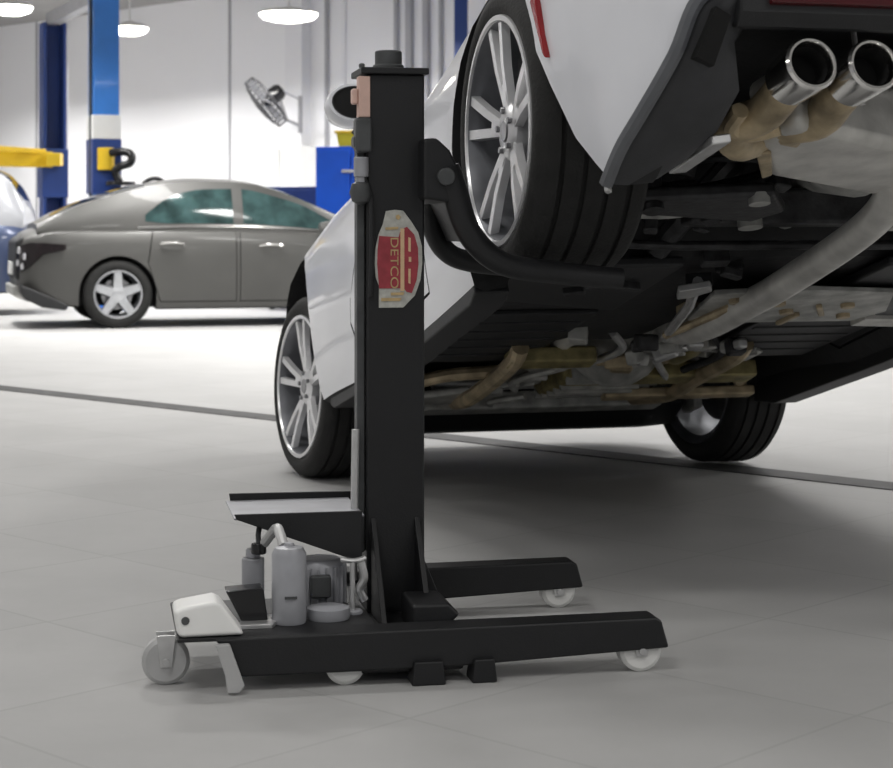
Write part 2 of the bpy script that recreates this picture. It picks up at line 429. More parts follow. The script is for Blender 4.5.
# dark joint across the floor, parallel to the back wall
ja, jb = V((-6.6, 14.49, 0)), V((6.0, 2.5, 0))
jd = (jb - ja); b = MB(); b.box(((ja.x + jb.x) / 2, (ja.y + jb.y) / 2, .001), (jd.length, .17, .006), Matrix.Rotation(math.atan2(jd.y, jd.x), 3, 'Z'))
trim_n += 1; struct(b.build('trim_%d' % trim_n, M['drain'], smooth=0))

# ================================================================== LIGHTS
def area(loc, size, watts, rot=(0, 0, 0), color=(1, .985, .96)):
    l = bpy.data.lights.new('ceiling_or_wash_light', 'AREA'); l.shape = 'RECTANGLE'; l.size, l.size_y = size; l.energy = watts; l.color = color
    o = bpy.data.objects.new('ceiling_or_wash_light', l); col.objects.link(o); o.location = loc; o.rotation_euler = rot; return o
for y, e in ((-2.5, 34), (1.5, 34), (5.5, 32), (10.0, 75)):
    for x in (-6, -1.5, 3, 7.5):
        area((x, y, 4.15), (1.4, .4), e)
for s in (-8, -4.4, -.8, 2.8, 6.4):  # added wall-wash lights without fixtures, brightening the back wall and far floor
    p = V((0, 22.8, 0)) + wd * s + wn * 1.9
    area((p.x, p.y, 3.3), (2.6, .5), 84, (0, 0, WANG)).data.spread = math.radians(160)
    p = V((0, 22.8, 0)) + wd * s + wn * 6.5
    area((p.x, p.y, 4.1), (1.8, .5), 96, (0, 0, WANG)).data.spread = math.radians(130)
w = bpy.data.worlds.new('world'); scene.world = w; w.use_nodes = True
w.node_tree.nodes['Background'].inputs[0].default_value = (.93, .96, 1, 1); w.node_tree.nodes['Background'].inputs[1].default_value = .15

# pendant lamps seen in front of the back wall
lamp_labels = ['round glowing pendant lamp near the top left corner of the picture',
               'round glowing pendant lamp just right of the blue lift post',
               'round glowing pendant lamp above the wall fan']
for i, (x, y, z, r) in enumerate([(-5.15, 21.3, 3.56, .25), (-4.05, 23.0, 3.5, .24), (-1.93, 22.0, 3.56, .36)]):
    t = thing('pendant_lamp', lamp_labels[i], 'lamp', (x, y, z), group='glowing pendant lamps under the ceiling')
    MB().lathe([(.01, r), (.03, r * .98), (.06, r * .8), (.075, .08), (.10, .05), (.10, 0)], 2, n=40).build('lamp_shade', M['lamp_metal'], t)
    MB().lathe([(-.09, 0), (-.08, r * .5), (-.05, r * .85), (-.01, r * .98), (.008, r * .98), (.01, 0)], 2, n=40).build('diffuser', M['lamp_glow'], t)
    MB().cyl((0, 0, .09), (0, 0, H - z), .012, n=10).build('stem', M['lamp_metal'], t)

# ================================================================== WHITE CAR (rear end raised)
PSI = 1.8304652; TH = math.radians(14.6)
car = thing('car', 'white sports coupe with its rear end raised on the black lift', 'car', (1.0168, 4.5348, 1.1865), (0, TH, PSI))
BM = [M['white_paint'], M['under']]
#        x     w     wb    zb    zf    zs    zd
tab = [(-1.04, .60, .56, -.02, .06, .40, .50),
       (-.99, .74, .72, -.06, .07, .41, .53),
       (-.95, .825, .80, -.14, .07, .42, .54),
       (-.80, .888, .87, -.26, .08, .43, .56),
       (-.60, .925, .90, -.33, .08, .42, .55),
       (-.30, .945, .90, -.33, .07, .40, .52),
       (.0, .95, .90, -.31, .06, .39, .46),
       (.30, .94, .90, -.30, .02, .38, .42),
       (.50, .93, .90, -.305, -.20, .38, .42),
       (1.0, .925, .90, -.31, -.20, .37, .42),
       (1.6, .925, .90, -.31, -.20, .37, .42),
       (1.8, .93, .905, -.30, -.15, .37, .44),
       (2.3, .94, .91, -.27, -.08, .38, .47),
       (2.8, .94, .90, -.26, -.08, .38, .47),
       (3.2, .90, .84, -.25, -.20, .34, .41),
       (3.5, .80, .74, -.22, -.20, .26, .31),
       (3.68, .58, .54, -.15, -.12, .14, .18)]
body = body_shell(tab, 'body', BM, car, n=90)
def arc(cx, cz, r, a0, a1, n=28): return [(cx + r * math.cos(math.radians(a0 + (a1 - a0) * i / n)), cz + r * math.sin(math.radians(a0 + (a1 - a0) * i / n))) for i in range(n + 1)]
rear_arch = [(.40, -.6)] + [(.40, -.34), (.385, -.1)] + arc(0, -.005, .385, 5, 170) + [(-.405, .02), (-.52, -.18), (-.66, -.325), (-.66, -.6)]
front_arch = [(3.24, -.6), (3.22, -.2)] + arc(2.83, .0, .385, 0, 180) + [(2.435, -.12), (2.40, -.34), (2.40, -.6)]
for pts in (rear_arch, front_arch):
    for a, b_ in ((.56, 1.2), (-1.2, -.56)): cut(body, cutter(pts, a, b_, BM))
cut(body, cutter([(-.655, -.32), (-.80, -.205), (-.90, -.125), (-.955, -.035), (-1.2, .05), (-1.2, -.7), (-.655, -.7)], -1.2, 1.2, BM))
door_poly = [(.80, -.22), (1.66, -.24), (1.73, -.20), (1.81, -.10), (1.78, -.02), (1.66, .10), (1.62, .20), (1.62, .6), (.80, .6)]
def shrink(pts, d):
    cx = sum(p for p, q in pts) / len(pts); cz = sum(q for p, q in pts) / len(pts)
    return [(p - math.copysign(min(d, abs(p - cx)), p - cx), q - math.copysign(min(d, abs(q - cz)), q - cz)) for p, q in pts]
for sgn in (1, -1):
    a, b_ = (.6, 1.2) if sgn > 0 else (-1.2, -.6)
    dr = piece(body, cutter(shrink(door_poly, .008), a, b_, BM, mi=1), 'door', car); resharp(dr)
    cut(body, cutter(door_poly, a, b_, BM))
resharp(body)
cab = Cabin([(-.62, .62, .44, .55, .50, .02), (-.3, .66, .42, .52, .60, .04), (.1, .69, .39, .50, .78, .05), (.5, .71, .38, .50, .87, .05),
             (.9, .715, .38, .52, .88, .05), (1.25, .71, .38, .54, .83, .05), (1.6, .70, .38, .56, .68, .05), (1.95, .68, .39, .62, .45, .03)])
cabin = cab.shell('cabin', M['white_paint'], car)
for sgn in (1, -1):
    cab.window('side_window', M['glass'], car, [.18, .4, .9, 1.3, 1.62], [.06, .05, .05, .05, .06], [.35, .80, .86, .84, .5], sgn)
cab.screen('rear_window', M['glass'], car, -.5, .12, .86)
cab.screen('windshield', M['glass'], car, 1.22, 1.88, .9)
for sgn in (1, -1):                                                  # door mirrors
    mb = MB(); mb.lathe([(-.09, 0), (-.085, .035), (-.05, .054), (.0, .064), (.05, .066), (.062, .062), (.062, 0)], 0, n=28)
    mir = mb.build('door_mirror', M['white_paint'], car); mir.scale = (1, 1.4, 1); mir.location = (1.42, sgn * .965, .525); mir.rotation_euler = (0, PI, 0)
    MB().lathe([(.0622, .052), (.0626, 0)], 0, n=28).build('mirror_glass', M['mirror_and_shade'], mir)
    MB().lathe([(.060, .055), (.0640, .054), (.064, .051), (.060, .051)], 0, n=28, closed=True).build('mirror_rim', M['trim_black'], mir)
    MB().tube([(1.47, sgn * .82, .40), (1.46, sgn * .88, .43), (1.45, sgn * .94, .48)], .022, n=10, flat=1.6).build('mirror_arm', M['trim_black'], car)
# side marker on the rear quarter, door handle
ms = MB(); ms.prism([(-.455, .02), (-.44, .035), (-.385, .175), (-.40, .185), (-.42, .17)], .935, .95, 1); ms.build('side_marker', M['red_lens'], car, bevel=.003)
MB().tube([(.88, .925, .28), (.96, .945, .29), (1.05, .945, .29), (1.12, .925, .28)], .012, n=8).build('door_handle', M['white_paint'], car)
# wheels
wr = make_wheel(car, (0, .93, 0), .35, .275, .272, 'split')
make_wheel(car, (0, -.93, 0), .35, .275, .272, 'split', True)
fw = make_wheel(car, (2.807, .925, -.134), .345, .245, .268, 'split'); fw.rotation_euler = (0, 0, math.radians(8))
fw = make_wheel(car, (2.807, -.925, -.134), .345, .245, .268, 'split', True); fw.rotation_euler = (0, 0, PI + math.radians(8))
# rear diffuser: black panel below the white bumper corners, with near-black blocks for the shade in its slots
E1 = [(-.655, .915, -.315), (-.73, .905, -.262), (-.80, .88, -.208), (-.90, .845, -.128), (-.955, .81, -.038), (-1.0, .74, .0)]
E2 = [(-.60, .775, -.29), (-.68, .745, -.275), (-.78, .715, -.245), (-.87, .70, -.19), (-.925, .725, -.11), (-.97, .70, -.04)]
for sgn in (1, -1):
    rows = []
    for a, b_ in zip(E1, E2):
        a, b_ = V(a), V(b_); o = V((-.02, .0, -.015))
        pts = [a, a + (b_ - a) * .12 + o * .6, a + (b_ - a) * .35 + o, a + (b_ - a) * .7 + o * .8, b_]
        rows.append([V((q.x, q.y * sgn, q.z)) for q in pts])
    d = MB().slab(rows, (.012, 0, .012)).build('rear_diffuser', M['diffuser'], car, smooth=50)
    lip = MB().tube([V((x - .012, y * sgn, z - .006)) for x, y, z in E1], .015, n=8, flat=1.0).build('diffuser_lip', M['lip_grey'], d)  # paler grey puts the light on the lip into its colour
    v = MB(); vp = [(-.99, .785, -.065), (-.945, .815, -.15), (-.937, .778, -.165), (-.982, .752, -.08)]
    v.poly([V((x, y * sgn, z)) for x, y, z in vp] + [V((x + .05, y * sgn, z + .01)) for x, y, z in vp], [(0, 1, 2, 3), (7, 6, 5, 4), (0, 4, 5, 1), (1, 5, 6, 2), (2, 6, 7, 3), (3, 7, 4, 0)])
    v.build('slot_shade', M['mirror_and_shade'], d)
MB().prism([(-.995, .02), (-1.01, -.02), (-.995, -.075), (-.97, -.095), (-.95, -.095), (-.96, .02)], -.74, .74, 1).build('rear_valance', M['trim_black'], car, bevel=.006)
MB().prism([(-1.0, -.02), (-1.02, -.035), (-1.012, -.062), (-.99, -.062)], -.68, .68, 1).build('red_reflection_strip', M['red_dark'], car, bevel=.003)  # red strip standing in for a reflection on the black valance
for y in (.588, .457, -.457, -.588):
    e = MB().lathe([(-.962, .041), (-.968, .0445), (-.968, .049), (-.962, .0535), (-.94, .054), (-.86, .05), (-.86, .041), (-.94, .041)], 0, c=(0, y, -.165), n=36, closed=True).build('exhaust_tip', M['chrome'], car)
    MB().lathe([(-.958, .042), (-.90, .038), (-.90, 0)], 0, c=(0, y, -.165), n=24).build('bore_shade', M['mirror_and_shade'], e)  # near-black lining paints the shade inside the tip
for s in (1, -1):
    MB().tube([(-.87, .588 * s, -.165), (-.80, .59 * s, -.185), (-.74, .60 * s, -.198), (-.68, .63 * s, -.20), (-.62, .60 * s, -.215), (-.58, .54 * s, -.195), (-.55, .46 * s, -.16)], .04, n=14).build('exhaust_pipe', M['tan'], car)
    MB().tube([(-.87, .457 * s, -.165), (-.80, .457 * s, -.178), (-.72, .46 * s, -.195), (-.66, .50 * s, -.19), (-.60, .44 * s, -.18)], .042, n=14).build('exhaust_pipe', M['tan'], car)
    MB().tube([(-.78, .66 * s, -.20), (-.72, .655 * s, -.215), (-.69, .60 * s, -.22), (-.72, .55 * s, -.215)], .018, n=10).build('hanger', M['tan'], car)
    MB().cyl((-.80, .40 * s, -.02), (-.80, .40 * s, -.19), .006, n=8).build('hanger', M['zinc'], car)
for sg_ in (1, -1):
    for y0 in (.20, .40): MB().bounds((-1.055, y0 * sg_, .19), (-1.03, (y0 + .16) * sg_, .28)).build('tail_lamp', M['red_lens'], car, bevel=.012)
# muffler (skewed box with rounded edges)
mq = [(-.385, .425), (-.19, .0), (-.19, -.35), (-.62, -.35), (-.62, .235), (-.765, .53), (-.60, .55)]
MB().prism(mq, -.225, -.07, 2).build('muffler', M['steel'], car, bevel=.03, seg=4)
MB().prism([(-.60, .515), (-.44, .44), (-.41, .452), (-.60, .55)], -.235, -.225, 2).build('muffler_seam', M['tan'], car, bevel=.004)
MB().tube([(-.40, .06, -.15), (-.30, .06, -.20), (-.20, .045, -.245), (.02, .02, -.262), (.45, .0, -.275), (.70, -.01, -.275), (1.06, -.02, -.272), (1.35, -.04, -.23), (1.6, -.06, -.16)], .041, n=16).build('exhaust_pipe', M['steel'], car)
# silver bracket at the diffuser edge
MB().prism([(-.56, .735), (-.575, .70), (-.79, .69), (-.77, .725)], -.27, -.25, 2).build('bracket', M['zinc'], car, bevel=.004)
MB().prism([(-.645, .895), (-.63, .90), (-.65, .915), (-.665, .91)], -.335, -.315, 2).build('splash_clip', M['zinc'], car, bevel=.004)
# floor panels, sill panels
for s in (1, -1):
    p = MB().prism([(.42, .30 * s), (.44, .80 * s), (.80, .80 * s), (1.0, .30 * s)], -.235, -.205, 2); p.build('underbody_panel', M['trim_black'], car, bevel=.01)
    p = MB()
    for k in range(5): p.box((1.25 + k * .13, .52 * s, -.21), (.03, .40, .02))
    p.prism([(1.12, .3 * s), (1.12, .74 * s), (1.9, .74 * s), (1.9, .3 * s)], -.215, -.20, 2); p.build('underbody_panel', M['trim_black'], car, bevel=.004)
    MB().prism([(.40, -.305), (.46, -.328), (1.6, -.33), (2.30, -.30 if s > 0 else -.325), (2.36 if s > 0 else 2.52, -.28), (2.32 if s > 0 else 2.42, -.20), (.44, -.20)], .80 * s, .895 * s, 1).build('sill_strip', M['trim_black'], car, bevel=.006)
    # rear suspension
    MB().tube([(.05, .62 * s, -.16), (.03, .40 * s, -.14), (.0, .20 * s, -.10)], .022, n=10).build('control_arm', M['dark_metal'], car)
    MB().prism([(-.10, .62 * s), (.02, .63 * s), (.10, .25 * s), (.0, .20 * s), (-.16, .30 * s)], -.20, -.165, 2).build('control_arm', M['dark_metal'], car, bevel=.012)
    MB().tube([(.24, .60 * s, -.12), (.22, .42 * s, -.14), (.12, .22 * s, -.12)], .018, n=10).build('toe_link', M['alu'], car)
    MB().tube([(.36, .56 * s, -.20), (.20, .60 * s, -.20), (.08, .64 * s, -.12)], .02, n=10).build('trailing_link', M['dark_metal'], car)
    sp = MB(); pts = [(.0 + .05 * math.cos(a * .5), .50 * s + .05 * math.sin(a * .5), -.17 + a * .0042) for a in range(0, 52)]
    sp.tube(pts, .009, n=8, smooth=False); sp.build('coil_spring', M['dark_metal'], car)
    MB().cyl((-.08, .58 * s, -.22), (-.03, .56 * s, .06), .026, n=14).build('shock_absorber', M['dark_metal'], car)
    MB().cyl((0, .65 * s, 0), (0, .18 * s, -.03), .02, n=12).build('drive_shaft', M['dark_metal'], car)
    MB().prism([(-.05, -.10), (.06, -.12), (.09, .05), (.02, .12), (-.06, .08)], .61 * s, .66 * s, 1).build('wheel_hub', M['alu'], car, bevel=.012)
    MB().cyl((.19, .21 * s, -.16), (.19, .21 * s, -.19), .032, n=16).build('bushing', M['alu'], car)
    MB().cyl((-.13, .33 * s, -.19), (-.13, .33 * s, -.215), .026, n=16).build('bushing', M['alu'], car)
    # subframe rails
    MB().tube([(.42, .38 * s, -.19), (.25, .33 * s, -.11), (-.1, .32 * s, -.05), (-.28, .36 * s, -.05)], .032, n=10).build('subframe_rail', M['dark_metal'], car)
MB().prism([(.30, -.16), (.22, -.17), (.20, -.08), (.28, -.06)], -.36, .36, 1).build('crossmember', M['dark_metal'], car, bevel=.012)
MB().prism([(-.22, -.10), (-.28, -.09), (-.28, -.02), (-.20, -.02)], -.36, .36, 1).build('crossmember', M['dark_metal'], car, bevel=.012)
MB().lathe([(-.20, 0), (-.19, .06), (-.10, .115), (.02, .125), (.12, .09), (.22, .055), (.30, .045), (.30, 0)], 0, c=(0, 0, -.03), n=24).build('differential', M['alu'], car)
MB().tube([(.32, .60, -.17), (.36, .45, -.19), (.37, 0, -.19), (.36, -.45, -.19), (.32, -.60, -.17)], .013, n=10).build('sway_bar', M['dark_metal'], car)
MB().tube([(-.05, .15, -.13), (-.15, .26, -.12), (-.12, .42, -.10), (.02, .5, -.08)], .008, n=8).build('brake_hose', M['trim_black'], car)
MB().cyl((.3, .0, -.09), (1.55, .0, -.12), .04, n=16).build('propeller_shaft', M['alu'], car)
# tunnel braces
MB().prism([(.66, .12), (1.02, .06), (1.06, -.12), (1.06, -.50), (.92, -.55), (.66, -.44), (.62, -.16)], -.262, -.245, 2).build('tunnel_plate', M['alu'], car, bevel=.004)
for x, y in ((.72, .03), (.76, -.12), (.88, -.2), (.8, -.36), (.95, -.42), (.95, -.05)): MB().cyl((x, y, -.275), (x, y, -.255), .022, n=10).build('plate_bolt', M['tan'], car, bevel=.004)
for x, y, a in ((.84, -.08, .4), (.86, -.30, -.5), (.98, -.25, 0)): MB().box((x, y, -.268), (.14, .018, .014), Matrix.Rotation(a, 3, 'Z')).build('plate_rib', M['tan'], car, bevel=.004)
MB().tube([(.56, .21, -.245), (.80, .14, -.262), (1.28, .03, -.262)], .015, n=8, smooth=False).build('brace_bar', M['zinc'], car)
MB().prism([(.50, .20), (.56, .17), (.64, .20), (.66, .235), (.56, .27)], -.275, -.255, 2).build('bracket', M['zinc'], car, bevel=.004)
MB().tube([(.60, -.06, -.25), (.80, .02, -.272), (1.22, .05, -.265)], .014, n=8, smooth=False).build('brace_bar', M['tan'], car)
MB().prism([(1.03, -.245), (1.10, -.245), (1.10, -.20), (1.03, -.20)], -.80, .06, 1).build('crossmember', M['tan'], car, bevel=.006)
MB().prism([(.52, -.40), (.52, -.74), (1.02, -.78), (1.02, -.56)], -.255, -.23, 2).build('heat_shield', M['lift_dark'], car, bevel=.006)
MB().prism([(1.0, -.52), (1.04, -.78), (1.14, -.78), (1.10, -.52)], -.27, -.25, 2).build('heat_shield', M['steel'], car, bevel=.004)
# gearbox and engine underside
MB().lathe([(1.30, .0), (1.30, .07), (1.42, .09), (1.60, .11), (1.85, .14), (1.95, .18), (2.0, .18), (2.0, 0)], 0, c=(0, -.06, -.12), n=20).build('gearbox', M['alu'], car, smooth=25)
op = MB(); op.prism([(1.98, -.05), (2.0, -.20), (2.12, -.265), (2.42, -.255), (2.50, -.18), (2.52, -.05)], -.22, .10, 1); op.build('oil_pan', M['olive'], car, bevel=.02)
gx = MB()
for k in range(7): gx.box((2.02 + k * .075, -.06, -.235 - .02 * math.sin(k * .55)), (.018, .30, .05))
for k in range(9): gx.cyl((2.0 + k * .06, .115, -.19), (2.0 + k * .06, .13, -.19), .012, n=8)
gx.build('oil_pan_rib', M['alu'], car, bevel=.003)
for s in (1, -1):
    rl = [(1.62, .40 * s, -.22), (1.72, .395 * s, -.25), (2.05, .385 * s, -.265), (2.32, .39 * s, -.275), (2.62, .36 * s, -.24)]
    MB().tube(rl, .03, n=10).build('engine_cradle', M['tan'], car)
    MB().prism([(2.32, .38 * s), (2.50, .66 * s), (2.62, .68 * s), (2.58, .36 * s)], -.255, -.225, 2).build('control_arm', M['alu'], car, bevel=.012)
    MB().tube([(2.02, .36 * s, -.23), (2.10, .55 * s, -.23), (2.34, .69 * s, -.24)], .024, n=10).build('control_arm', M['tan'], car)
    MB().tube([(2.86, .42 * s, -.20), (2.72, .52 * s, -.22), (2.70, .69 * s, -.2)], .016, n=10).build('tie_rod', M['zinc'], car)
    MB().tube([(1.55, .22 * s, -.18), (1.75, .24 * s, -.20), (1.95, .20 * s, -.2), (2.1, .24 * s, -.12)], .032, n=12).build('exhaust_pipe', M['steel'] if s > 0 else M['tan'], car)
    MB().lathe([(-.11, 0), (-.10, .04), (-.07, .052), (.07, .052), (.10, .04), (.11, 0)], 0, c=(1.80, .24 * s, -.195), n=18).build('catalytic_converter', M['olive'], car)
    MB().cyl((2.807, .69 * s, -.134), (2.807, .30 * s, -.10), .022, n=12).build('drive_shaft', M['dark_metal'], car)
    MB().prism([(2.74, -.27), (2.88, -.27), (2.90, -.05), (2.72, -.05)], .66 * s, .70 * s, 1).build('wheel_hub', M['alu'], car, bevel=.012)
MB().prism([(1.66, -.265), (1.74, -.275), (1.76, -.22), (1.66, -.21)], .12, .42, 1).build('crossmember', M['olive'], car, bevel=.01)
MB().prism([(1.98, -.27), (2.08, -.28), (2.10, -.22), (1.98, -.21)], -.60, -.12, 1).build('crossmember', M['olive'], car, bevel=.01)
rng = random.Random(11)
for k in range(16):  # random lumps; the pale zinc ones stand in for bright highlights
    x = rng.uniform(1.42, 1.85); y = rng.uniform(-.42, .05)
    MB().box((x, y, -.235 + rng.uniform(-.02, .015)), (rng.uniform(.03, .10), rng.uniform(.03, .08), rng.uniform(.03, .06)), Matrix.Rotation(rng.uniform(0, 3), 3, 'Z') @ Matrix.Rotation(rng.uniform(-.5, .5), 3, 'X')).build('casting_and_glint', (M['zinc'], M['alu'], M['tan'], M['dark_metal'])[k % 4], car, bevel=.01)
MB().prism([(2.62, -.27), (2.72, -.275), (2.74, -.21), (2.62, -.20)], -.48, .48, 1).build('crossmember', M['alu'], car, bevel=.01)
MB().prism([(2.28, -.29), (2.34, -.295), (2.34, -.26), (2.28, -.255)], -.72, -.12, 1).build('crossmember', M['tan'], car, bevel=.008)
MB().cyl((2.60, -.45, -.17), (2.60, .45, -.17), .03, n=12).build('steering_rack', M['zinc'], car)
for k, (a, b_, c_) in enumerate([((1.5, .12, -.2), (1.62, .05, -.235), (1.8, .12, -.25)), ((1.52, -.24, -.21), (1.7, -.34, -.24), (1.95, -.30, -.25)), ((1.9, .16, -.24), (2.1, .28, -.25), (2.3, .22, -.25)),
                              ((1.75, -.12, -.25), (1.9, -.2, -.262), (2.1, -.3, -.26)), ((2.2, -.32, -.25), (2.35, -.45, -.25), (2.5, -.42, -.24)), ((2.4, .15, -.26), (2.5, .25, -.26), (2.62, .22, -.25))]):
    MB().tube([a, b_, c_], .014, n=8).build('coolant_hose', (M['zinc'], M['trim_black'], M['alu'])[k % 3], car)
rng = random.Random(3)
for k in range(26):
    x = rng.uniform(1.45, 2.55); y = rng.uniform(-.5, .3)
    lm = MB(); lm.box((x, y, -.225 + rng.uniform(-.025, .02)), (rng.uniform(.03, .10), rng.uniform(.03, .10), rng.uniform(.03, .06)), Matrix.Rotation(rng.uniform(0, 3), 3, 'Z') @ Matrix.Rotation(rng.uniform(-.3, .3), 3, 'X'))
    lm.build('engine_casting', M['alu'], car, bevel=.006)
for k in range(22):
    x = rng.uniform(-.25, .7); y = rng.uniform(.12, .6)
    lm = MB(); lm.box((x, y, (-.13 if x < .35 else -.215) + rng.uniform(-.03, .03)), (rng.uniform(.03, .09), rng.uniform(.02, .06), rng.uniform(.02, .06)), Matrix.Rotation(rng.uniform(0, 3), 3, 'Z') @ Matrix.Rotation(rng.uniform(-.4, .4), 3, 'X'))
    lm.build('suspension_bracket', M['dark_metal'], car, bevel=.006)
MB().prism([(2.78, -.24), (2.95, -.30), (3.3, -.262), (3.5, -.225), (3.5, -.19), (3.0, -.2), (2.78, -.20)], -.64, .64, 1).build('front_undertray', M['trim_black'], car, bevel=.004)

# ================================================================== SINGLE POST LIFT
LA = math.radians(11)
lift = thing('column_lift', 'black mobile single-post lift with a red sign, raising the white car', 'car lift', (.424, 3.91, 0), (0, 0, LA))
LB = M['lift_black']
# column
cl = MB(); cl.bounds((-.563, .27, .05), (-.430, .40, 1.305)); cl.build('column', LB, lift, bevel=.006)
cp = MB(); cp.bounds((-.578, .255, 1.303), (-.422, .42, 1.318)); cp.build('top_plate', LB, lift, bevel=.003)
cp = MB(); cp.cyl((-.504, .33, 1.316), (-.504, .33, 1.362), .031, n=28); cp.cyl((-.504, .33, 1.316), (-.504, .33, 1.33), .036, n=28); cp.cyl((-.57, .3, 1.318), (-.57, .3, 1.33), .008, n=6); cp.build('column_cap', M['lift_dark'], lift, bevel=.004)
gr = MB(); gr.bounds((-.583, .285, .22), (-.565, .33, 1.20)); gr.build('guide_rail', M['lift_dark'], lift, bevel=.003)
MB().tube([(-.592, .28, .16), (-.592, .275, .24), (-.588, .275, .5)], .009, n=10).build('hydraulic_pipe', M['zinc'], lift)
# switch gear on the left flank
MB().bounds((-.582, .262, 1.205), (-.556, .30, 1.298)).build('sticker_strip', M['salmon'], lift, bevel=.002)
MB().bounds((-.596, .27, 1.235), (-.582, .30, 1.27)).build('sticker_strip', M['salmon'], lift, bevel=.004)
sw = MB(); sw.bounds((-.590, .255, 1.125), (-.552, .30, 1.205)); sw.bounds((-.594, .262, 1.135), (-.556, .31, 1.165)); sw.build('limit_switch', M['lift_dark'], lift, bevel=.008)
sw = MB(); sw.cyl((-.577, .262, 1.115), (-.577, .262, 1.07), .017, n=16); sw.cyl((-.577, .262, 1.072), (-.577, .262, 1.055), .012, n=12); sw.build('cable_gland', M['lift_grey'], lift, bevel=.003)
sw = MB(); sw.lathe([(0, 0), (.01, .02), (.03, .026), (.05, .02), (.058, 0)], 2, c=(-.578, .262, 1.005), n=20); sw.build('control_knob', M['lift_dark'], lift)
MB().tube([(-.572, .258, 1.07), (-.556, .256, 1.02), (-.553, .262, .90), (-.556, .266, .80)], .006, n=8).build('control_cable', M['trim_black'], lift)
# sign on the column front
def sg(x, y):                       # sign outline measured on the column face
    return (-.5565 + x * .000319, 1.0085 - y * .000317)
so = MB(); so.prism([sg(*p) for p in [(115, 48), (180, 38), (240, 45), (300, 125), (348, 200), (375, 300), (378, 420), (365, 540), (325, 650), (240, 738), (65, 738), (65, 580), (42, 520), (33, 420), (38, 320), (62, 215), (92, 145)]], .2655, .27, 1)
sign = so.build('sign', M['sign_white'], lift, bevel=.001)
MB().prism([sg(*p) for p in [(66, 225), (205, 235), (222, 180), (265, 160), (318, 215), (345, 310), (348, 430), (335, 540), (300, 635), (262, 625), (245, 600), (66, 600), (58, 510), (52, 420), (55, 320)]], .2640, .2662, 1).build('sign_field', M['sign_red'], sign)
MB().prism([sg(*p) for p in [(218, 172), (246, 172), (246, 618), (218, 618)]], .2630, .2650, 1).build('sign_bar', M['sign_cream'], sign)
def sign_text(txt, x, y, size, m, depth=.263, stretch=1.0):
    cu = bpy.data.curves.new('sign_lettering', 'FONT'); cu.body = txt; cu.size = size; cu.extrude = .0006; cu.align_x = 'CENTER'; cu.align_y = 'CENTER'
    tmp = bpy.data.objects.new('tmp', cu); col.objects.link(tmp); bpy.context.view_layer.update()
    dg = bpy.context.evaluated_depsgraph_get(); me = bpy.data.meshes.new_from_object(tmp.evaluated_get(dg)); bpy.data.objects.remove(tmp)
    me.materials.clear(); me.materials.append(m); me.name = 'sign_lettering'
    o = bpy.data.objects.new('sign_lettering', me); col.objects.link(o); o.parent = sign
    u_, z_ = sg(x, y); o.location = (u_, depth, z_); o.rotation_euler = (PI / 2, PI / 2, 0); o.scale = (stretch, 1, 1)
sign_text('DETCO', 172, 418, .026, M['sign_brown'], stretch=1.35)
for pl, m_ in (([(150, 630), (245, 628), (240, 648), (150, 650)], 'sign_brown'), ([(185, 80), (205, 72), (222, 90), (205, 112), (186, 100)], 'sign_brown'), ([(110, 165), (205, 160), (200, 178), (112, 182)], 'sign_brown'), ([(80, 668), (225, 668), (215, 690), (80, 690)], 'sign_brown'),
               ([(275, 235), (292, 240), (292, 340), (275, 335)], 'sign_cream'), ([(278, 375), (296, 375), (296, 410), (278, 410)], 'sign_cream'), ([(275, 460), (292, 460), (290, 570), (275, 560)], 'sign_cream')):
    MB().prism([sg(*p) for p in pl], .2630, .2662, 1).build('sign_emblem', M[m_], sign)
# carriage and fork arms
cg = MB(); cg.prism([(-.445, 1.155), (-.415, 1.157), (-.385, 1.13), (-.362, 1.085), (-.355, 1.03), (-.385, 1.012), (-.445, 1.02)], .20, .64, 1); cg.build('carriage', LB, lift, bevel=.008)
cg = MB()
for y in (.20, .64): cg.cyl((-.395, y - .014, 1.07), (-.395, y + .014, 1.07), .02, n=16)
cg.build('carriage_pin', M['lift_dark'], lift, bevel=.003)
MB().tube([(-.39, .22, 1.09), (-.372, .22, 1.045), (-.338, .22, .945), (-.262, .22, .876), (-.13, .22, .853), (.02, .22, .838)], lambda t: .031 - .006 * t, n=14).build('fork_arm', LB, lift)
MB().tube([(-.37, .62, 1.07), (-.345, .62, 1.02), (-.345, .62, .955), (-.315, .62, .90), (-.254, .62, .872), (-.1, .62, .855), (.08, .62, .835)], .026, n=14).build('fork_arm', LB, lift)
MB().prism([(-.36, 1.02), (-.335, 1.01), (-.30, .93), (-.315, .92)], .25, .60, 1).build('fork_plate', LB, lift, bevel=.006)
# base frame
MB().prism([(-.925, .113), (.018, .118), (.030, .112), (.047, .052), (-.44, .032), (-.87, .032)], -.05, .03, 1).build('leg', LB, lift, bevel=.006)
MB().prism([(-.60, .113), (.010, .118), (.022, .112), (.039, .052), (-.44, .032), (-.60, .032)], .615, .69, 1).build('leg', LB, lift, bevel=.006)
bs = MB(); bs.bounds((-.62, -.03, .022), (-.40, .67, .085)); bs.build('base_frame', LB, lift, bevel=.006)
bs = MB(); bs.bounds((-1.0, -.045, .107), (-.58, .33, .1145)); bs.build('motor_platform', LB, lift, bevel=.002)
for y in (.255, .41): MB().prism([(-.432, .20), (-.432, .085), (-.385, .085)], y - .006, y + .006, 1).build('gusset', LB, lift, bevel=.002)
for x in (-.548, -.448): MB().prism([(.27, .30), (.27, .085), (.10, .085)], x - .006, x + .006, 0).build('gusset', LB, lift, bevel=.002)
MB().prism([(-.50, .085), (-.44, .085), (-.395, .125), (-.42, .15), (-.50, .15)], .03, .18, 1).build('foot_bracket', LB, lift, bevel=.008)
